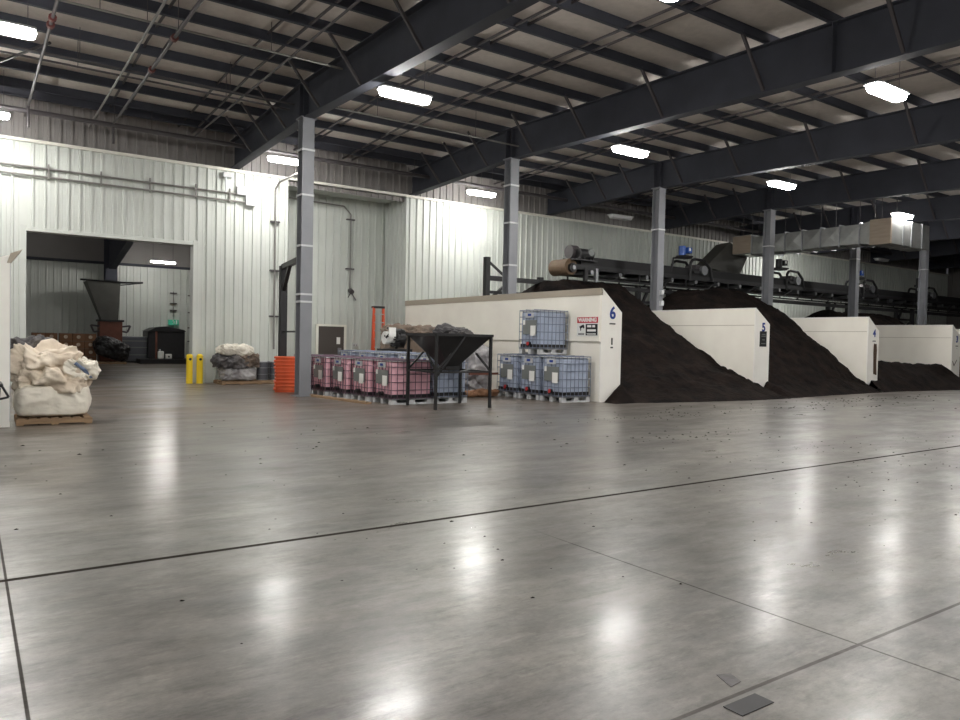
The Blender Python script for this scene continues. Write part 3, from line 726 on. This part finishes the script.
o = thing('machine_stand', 'plain grey crate under the machine part behind the totes', 'crate', (11.05,20.6,0))
MB().b2((-.5,-.45,0),(.45,.4,1.17)).build('body', M['wrap'], o, bevel=.03); MB().b2((-.52,-.47,.55),(.47,.42,.6)).build('band', M['darkplastic'], o)
o = thing('wrapped_load', 'pale shrink wrapped load between the hopper and the blue totes', 'wrapped load', (12.3,18.0,0))
lump((.8,.75,1.45), 120, .07, 2.2, .25, name='load_body', m='wrap', parent=o, crease=.1)
MB().b2((-.5,-.53,.62),(.5,-.45,.68)).build('band', M['rust'], o)
for k, (x, z, r) in enumerate(((12.15,.0,.3),(12.6,.0,-.2),(12.9,.0,.5))):
    o = lump((.5,.3,.16), 130+k, .06, 4, .6, name='orange_sack', m='card', loc=(x,17.9+.35*(k%2)-.0,z), crease=.1, rz=r, n=4)
    o.location.y = 17.35; o.location.x = x-.45
    tag(o, ['brown torn sack on the floor left of the blue tote row','brown torn sack on the floor in front of the pale wrapped load','brown torn sack half behind the blue tote row'][k], 'sack')

# ------------------------------------------------------------------ conveyor
CYc, CZ = 21.3, 4.33
o = thing('belt_conveyor', 'long black belt conveyor running above the compost bins', 'conveyor', (18.55,CYc,0))
L_ = 41
MB().b2((0,-.45,CZ+.28),(L_,.45,CZ+.31)).build('belt', M['belt'], o)
MB().b2((0,-.42,CZ-.18),(L_,.42,CZ-.16)).build('return_belt', M['belt'], o)
for s in (-1,1):
    w = MB(); w.b2((.1,s*.55-.04,CZ+.02),(L_,s*.55+.04,CZ+.2)); w.b2((.6,s*.55-.03,CZ-.34),(L_,s*.55+.03,CZ-.27))
    for k in range(28): w.bar((.7+k*1.4,s*.55,CZ-.3),(.7+k*1.4+(.7 if k%2 else 0),s*.55,CZ+.05),.05,.05)
    w.build('side_frame', M['black'], o)
    MB().b2((.4,s*.5-.02,CZ+.2),(L_,s*.5+.02,CZ+.52)).build('skirt_board', M['belt'], o)
for k in range(26):
    w = MB().tube((.9+k*1.5,-.62,CZ-.06),(.9+k*1.5,.62,CZ-.06),.085,10); w.build('idler_roller', M['galv'], o)
p = MB().tube((-.05,-.48,CZ+.1),(-.05,.48,CZ+.1),.31,24).build('head_pulley', M['pulley'], o, False, .01)
MB().tube((-.05,-.62,CZ+.06),(-.05,-.48,CZ+.06),.17,14).build('pulley_hub', M['black'], p); MB().tube((-.05,-.66,CZ+.06),(-.05,-.62,CZ+.06),.08,12).build('shaft_end', M['galv'], p)
MB().b2((-.1,-.7,CZ+.34),(1.1,.3,CZ+.4)).build('motor_shelf', M['black'], o)
MB().tube((.3,-.45,CZ+.62),(1.0,-.45,CZ+.62),.2,16).build('motor', M['black'], o, False, .02)
MB().tube((.15,-.1,CZ+.7),(.5,-.1,CZ+.7),.26,14).build('gearbox', M['pipedark'], o)
MB().tube((.8,-.66,CZ+.68),(.8,-.5,CZ+.68),.14,12).build('motor_fan', M['plate'], o)
w = MB()
for k in range(6): w.bar((.2+.15*k,-.6,CZ+.4),(.3+.12*k,-.6+.05*k,CZ+.4+.3*((k*7)%3)/2+.1),.05,.05)
w.build('linkage', M['black'], o)
for xx in (.6,1.15): MB().b2((xx-.07,-.62,CZ-.5),(xx+.07,-.5,CZ+.1)).build('support_leg', M['galv'] if xx > 1 else M['black'], o)
# support trestles by each column
for i, x in enumerate(CX[1:6]):
    o = thing('conveyor_trestle', ['black steel trestle at the second column carrying the conveyor beam','black steel trestle at the third column under the conveyor','black steel trestle at the fourth column under the conveyor','black steel trestle at the fifth column under the conveyor','black steel trestle at the right edge column under the conveyor'][i], 'trestle', (x+.36,21.0,0), 0, 'conveyor trestles')
    k = 0 if i == 0 else .55; T = 3.95
    MB().b2((-.09+k,-.09,0),(.09+k,.09,4.5 if i == 0 else T)).build('post', M['black'], o)
    MB().b2((2.3,-.09,0),(2.48,.09,T)).build('post', M['black'], o)
    MB().b2((k,-.05,3.25),(2.4,.05,3.35)).build('mid_rail', M['black'], o)
    MB().bar((k+.1,0,2.3),(2.3,0,3.25),.09,.09).build('diagonal_brace', M['black'], o)
    MB().bar((k+.1,0,3.0),(1.2,0,3.9),.09,.09).build('diagonal_brace', M['black'], o)
    if i == 0: MB().bar((0,0,4.4),(.9,0,3.8),.07,.07).build('stay', M['black'], o)
o = tag(MB().b2((0,-.08,-.08),(44,.08,.08)).build('support_girder', M['black'], loc=(14.8,21.0,3.78)), 'long black girder carrying the conveyor above the bins', 'girder')
# diverter ploughs with blue motors
for i, x in enumerate((25.2,32.15,39.1,46.0)):
    o = thing('belt_plough', ['belt plough with a blue motor right of the third column','belt plough with curved hood right of the fourth column','belt plough with a blue motor right of the fifth column','belt plough with curved hood near the right edge'][i], 'belt plough', (x,CYc-.1,4.3), 0, 'belt ploughs')
    for y in (-.5,.5):
        w = MB(); pts = [(-.15,y,0),(-.15,y,.62)]+[(.15-.3*math.cos(a),y,.62+.32*math.sin(a)) for a in (.5,1.0,1.57)]+[(.75,y,.92),(1.15,y,.6),(1.3,y,.1)]
        w.path(pts,.06,8); w.build('hood_frame', M['black'], o)
    MB().b2((.1,-.5,.35),(1.0,.5,.45)).build('platform', M['black'], o)
    MB().prism([(.25,.0),(1.25,0),(.95,.7),(.5,.75)], lambda p, y: (p[0],y,p[1]), -.3, .3).build('plough_body', M['pipedark'], o)
    MB().tube((.75,-.4,.5),(.75,-.55,.5),.2,14).build('wheel', M['galv'], o)
    MB().path([(-1.2,-.4,.35),(-1.1,-.4,.9),(.1,-.4,1.05)],.04,6).build('guide_rod', M['black'], o)
    mm = M['motor'] if i in (0,2) else M['black']; MB().tube((-.2,-.1,1.05),(-.2,-.1,1.5),.15,14).build('motor', mm, o, False, .02)
    MB().b2((-.05,-.3,1.2),(.2,-.05,1.45)).build('motor_cover', mm, o); MB().b2((-.35,-.3,.98),(.2,.1,1.1)).build('motor_mount', M['black'], o)
    MB().b2((.0,-.31,1.3),(.1,-.3,1.42)).build('motor_label', M['paper'], o)

# ------------------------------------------------------------------ big duct
DXc, Z0, Z1 = 30.4, 5.95, 6.75
o = thing('air_duct', 'big galvanised air duct hung from the roof, running toward the viewer above the bins', 'duct', (DXc,0,0))
w = MB()
n = 6; ys = [21.5-i*(21.5-16.4)/n for i in range(n+1)]
for a, b in zip(ys, ys[1:]):
    # cross-broken panels on every section
    for xx, s in ((0,-1),(1.15,1)):
        c = w.bm.verts.new((xx+s*.05,(a+b)/2,(Z0+Z1)/2)); q = [w.bm.verts.new(p) for p in ((xx,a,Z0),(xx,b,Z0),(xx,b,Z1),(xx,a,Z1))]
        for k in range(4): w.bm.faces.new((q[k],q[(k+1)%4],c))
    w.sheet([[(0,a,Z0),(0,b,Z0)],[(1.15,a,Z0),(1.15,b,Z0)]]); w.sheet([[(0,a,Z1),(0,b,Z1)],[(1.15,a,Z1),(1.15,b,Z1)]])
w.build('duct_run', M['duct'], o)
for y in ys:
    w = MB()
    for p, q in (((-.04,Z0-.04),(1.19,Z0-.04)),((1.19,Z0-.04),(1.19,Z1+.04)),((1.19,Z1+.04),(-.04,Z1+.04)),((-.04,Z1+.04),(-.04,Z0-.04))): w.bar((p[0],y,p[1]),(q[0],y,q[1]),.05,.05)
    w.build('flange', M['galv'], o)
w = MB(); w.loft([(0,16.4,Z0),(1.15,16.4,Z0),(1.15,16.4,Z1),(0,16.4,Z1)],[(-.05,15.9,5.88),(1.3,15.9,5.88),(1.3,15.9,6.82),(-.05,15.9,6.82)]); w.build('transition', M['duct'], o)
MB().b2((-.08,15.1,5.84),(.02,15.95,6.86)).build('end_board', M['ductply'], o)
e = MB().b2((.0,15.1,5.84),(3.15,15.95,6.86)).build('end_box', M['duct'], o, bevel=.02)
for x in (.9,1.6,2.5): MB().b2((x-.03,15.07,5.82),(x+.03,15.97,6.88)).build('end_flange', M['galv'], o)
MB().b2((-.1,21.5,5.97),(1.3,22.5,6.86)).build('far_box', M['duct'], o, bevel=.02); MB().b2((-.15,21.52,6.0),(-.09,22.48,6.83)).build('far_board', M['ductply'], o)
for y in ys[::2]+[15.5,22.0]:
    for x in (-.02,1.17): MB().tube((x,y,6.4),(x,y,ip(PT,y)+.2),.012,5).build('hanger_rod', M['pipedark'], o)
q = [(28.5,22.6,5.3),(30.2,22.6,6.6),(31.6,22.6,6.0),(31.0,22.6,5.0)]
w = MB(); q = [(x-DXc,y,z) for x, y, z in q]; q2 = [(x*.9+.1,y+.9,z*.9+.62) for x, y, z in q]; w.loft(q, q2)
w.build('chute', M['ductdark'], o, bevel=.01)

# ------------------------------------------------------------------ far store room seen through the doorway
def carton_stack(x, y, nx, nz, label_base, grp):
    first = None
    for i in range(nx):
        for k in range(nz):
            l = '%s, %s from its left end, %s' % (label_base, ['first','second','third','fourth'][i], ['bottom layer','second layer','third layer','top layer'][k])
            if first is None:
                first = thing('cardboard_carton', l, 'carton', (x,y,0), 0, grp)
                MB().b2((-.27,-.3,0),(.27,.3,.38)).build('box_body', M['card'], first, bevel=.01)
                MB().tube((0,-.3,.2),(0,-.31,.2),.09,12).build('round_label', M['bag'], first)
                MB().b2((-.27,-.302,.36),(.27,.302,.384)).build('tape_flap', M['tarp'], first)
            else: dup(first, (x+i*.56+rnd.uniform(-.01,.01),y,k*.388), l)
carton_stack(3.0,43.6,2,4,'brown carton in the left store room stack','cartons in the left stack')
carton_stack(4.15,43.0,3,4,'brown carton in the right store room stack','cartons in the right stack')
o = thing('frame_column', 'dark tapered building column with a haunched rafter inside the store room', 'column', (6.55,45.2,0))
w = MB(); w.b2((-.3,-.3,0),(.28,-.27,FZ)); w.b2((-.02,-.27,0),(.02,.4,FZ)); w.b2((-.3,.4,0),(.28,.43,FZ)); w.build('shaft', M['steel'], o)
MB().prism([(-.3,FZ),(-.3,5.1),(-7,6.3),(-18,6.6),(-18,FZ)], lambda p, x: (x,p[0],p[1]), -.15, .2).build('haunched_rafter', M['steel'], o)
o = thing('filling_funnel', 'grey hanging funnel above the brown steel base in the store room', 'funnel', (6.25,44.1,2.3))
MB().loft([(-.35,-.4,0),(.45,-.4,0),(.45,.4,0),(-.35,.4,0)],[(-1.1,-.7,2.0),(.5,-.7,2.0),(.5,.7,2.0),(-1.1,.7,2.0)]).build('cone', M['ductdark'], o)
MB().path([(-1.4,-.7,2.05),(.6,-.7,2.0),(1.6,-.7,2.05)],.05,6).build('hanging_rail', M['black'], o)
MB().path([(.5,-.7,1.85),(1.6,-.7,2.03)],.03,6).build('rail_stay', M['black'], o)
o = thing('dust_bunker', 'brown steel box with side arms under the hanging funnel', 'machine base', (6.3,43.7,0))
MB().b2((-.55,-.4,0),(.55,.4,2.28)).build('body', M['rust'], o, bevel=.02); MB().b2((-.62,-.45,2.2),(.62,.45,2.3)).build('top_plate', M['black'], o)
for s in (-1,1): MB().path([(s*.55,-.3,1.95),(s*.95,-.3,2.0),(s*.8,-.3,1.65),(s*.55,-.3,1.7)],.05,6).build('arm', M['pipedark'], o)
o = lump((1.75,1.0,1.0), 140, .1, 2, .6, name='black_sack', m='darkplastic', loc=(6.05,42.5,.12), crease=.12); o.rotation_euler = (0,.35,0); o.location.z = .3
tag(o, 'shiny black round sack leaning before the brown steel base', 'sack')
wood_pallet((6.1,42.5,0), 'wooden pallet under the shiny black sack in the store room', 0, 1.5, 1.1)
wood_pallet((7.6,44.2,0), 'wooden pallet under the grey wrapped crates in the store room', 0, 1.4, 1.1, 'black')
o = thing('wrapped_crate', 'grey shrink wrapped crate left of the big black container', 'crate', (7.5,44.2,.12))
MB().b2((-.65,-.5,0),(.65,.5,1.32)).build('body', M['drum'], o, bevel=.04)
for z in (.3,.7,1.05): MB().b2((-.66,-.51,z),(.66,.51,z+.05)).build('strap', M['plate'], o)
o = thing('storage_container', 'big black container with a ridged lid in the store room', 'container', (9.1,44.2,.25))
MB().b2((-.95,-.8,0),(.95,.8,1.5)).build('body', M['black'], o, bevel=.04)
MB().prism([(-1.0,1.5),(1.0,1.5),(.9,1.6),(0,1.78),(-.6,1.7)], lambda p, y: (p[0],y,p[1]), -.85, .85).build('lid', M['black'], o)
MB().b2((-.6,-.84,.0),(-.5,-.8,1.5)).build('edge_post', M['rust'], o)
tag(MB().b2((0,0,0),(3.2,2.4,.25)).build('loading_platform', M['black'], loc=(7.6+.9-1.3+.4,42.4,0)), 'low black platform under the container in the store room', 'platform')
o = thing('plastic_jug', 'white plastic jug standing before the black container', 'jug', (8.75,43.2,.25), 0, 'white jugs')
MB().b2((-.15,-.1,0),(.15,.1,.42)).build('body', M['paper'], o, bevel=.05); MB().tube((-.05,0,.42),(-.05,0,.52),.05,10).build('cap', M['ltgrey'], o)
o = thing('plastic_jug', 'low white box jug right of the taller jug', 'jug', (9.15,43.2,.25), 0, 'white jugs')
MB().b2((-.16,-.1,0),(.16,.1,.26)).build('body', M['paper'], o, bevel=.03); MB().tube((0,-.1,.12),(0,-.11,.12),.05,10).build('cap', M['inkblack'], o)
o = thing('exit_sign', 'small green running person exit sign on the store room wall', 'sign', (9.95,YF-.2,2.15))
MB().b2((-.28,-.04,0),(.28,.1,.3)).build('lit_panel', M['green'], o)
w = MB(); w.tube((-.02,-.045,.25),(-.02,-.05,.25),.03,8); w.bar((-.02,-.045,.21),(.03,-.045,.12),.01,.05); w.bar((.03,-.045,.12),(.1,-.045,.04),.01,.03); w.bar((.03,-.045,.12),(-.06,-.045,.05),.01,.03); w.bar((-.02,-.045,.2),(.08,-.045,.17),.01,.025); w.b2((.13,-.05,.03),(.2,-.04,.27)); w.build('running_figure', M['paper'], o)
for i, x in enumerate((9.95,10.95)):
    o = thing('wall_pipe', ['thin clamped pipe on the store room wall above the exit sign','thin clamped pipe on the store room wall beside the right jamb'][i], 'pipe', (x,YF-.15,0))
    MB().tube((0,0,2.6 if i == 0 else .8),(0,0,4.1),.025).build('pipe_run', M['pipe'], o)
    for z in ((3.0,3.4,4.0) if i == 0 else (1.2,2.0,2.9,3.9)): MB().b2((-.18,-.05,z-.03),(.18,.08,z+.03)).build('clamp', M['pipedark'], o)
    if i: MB().tube((0,0,2.1),(.15,-.25,2.2),.12,10).build('valve_wheel', M['pipedark'], o)
def tubelamp(x, y, z, label):
    o = thing('tube_light', label, 'ceiling light', (x,y,z), 0, 'store room tube lights')
    MB().b2((-.62,-.1,.04),(.62,.1,.1)).build('housing', M['housing'], o); MB().tube((-.6,0,0),(.6,0,0),.045,10).build('tube', M['tube'], o)
    for s in (-.5,.5): MB().tube((s,0,.1),(s,0,FZ-z),.008,5).build('hanger_wire', M['pipedark'], o)
    return o
tubelamp(8.62,42.2,5.42,'lit tube light hanging inside the store room')
tubelamp(9.3,36.0,6.6,'second store room tube light above the doorway, out of view')
tubelamp(1.0,39.0,6.6,'third store room tube light, out of view behind the wall')

# ------------------------------------------------------------------ world, camera, view
wd = bpy.data.worlds.new('dim interior'); bpy.context.scene.world = wd; wd.use_nodes = True
wd.node_tree.nodes['Background'].inputs[0].default_value = (.02,.02,.022,1); wd.node_tree.nodes['Background'].inputs[1].default_value = 1
VX, VY, PP = (1547,363), (-34,330), (480,360)
a = Vector((VX[0]-PP[0], VX[1]-PP[1], 0)); b = Vector((VY[0]-PP[0], VY[1]-PP[1], 0)); f = math.sqrt(-a.dot(b)); a.z = b.z = f
ex, ey = a.normalized(), b.normalized(); ez = ex.cross(ey)
cr = Vector((ex.x,ey.x,ez.x)); cd = Vector((ex.y,ey.y,ez.y)); cf = Vector((ex.z,ey.z,ez.z))
mw = Matrix(((cr.x,-cd.x,-cf.x,0),(cr.y,-cd.y,-cf.y,0),(cr.z,-cd.z,-cf.z,1.6),(0,0,0,1)))
cam = bpy.data.cameras.new('camera'); co = bpy.data.objects.new('camera', cam); col.objects.link(co); co.matrix_world = mw
cam.sensor_width = 36; cam.sensor_fit = 'HORIZONTAL'; cam.lens = f*36/960; cam.clip_end = 200
sc = bpy.context.scene; sc.camera = co
sc.view_settings.view_transform = 'Standard'; sc.view_settings.look = 'None'; sc.view_settings.exposure = 1.0; sc.view_settings.gamma = 1
sc.view_settings.use_curve_mapping = False
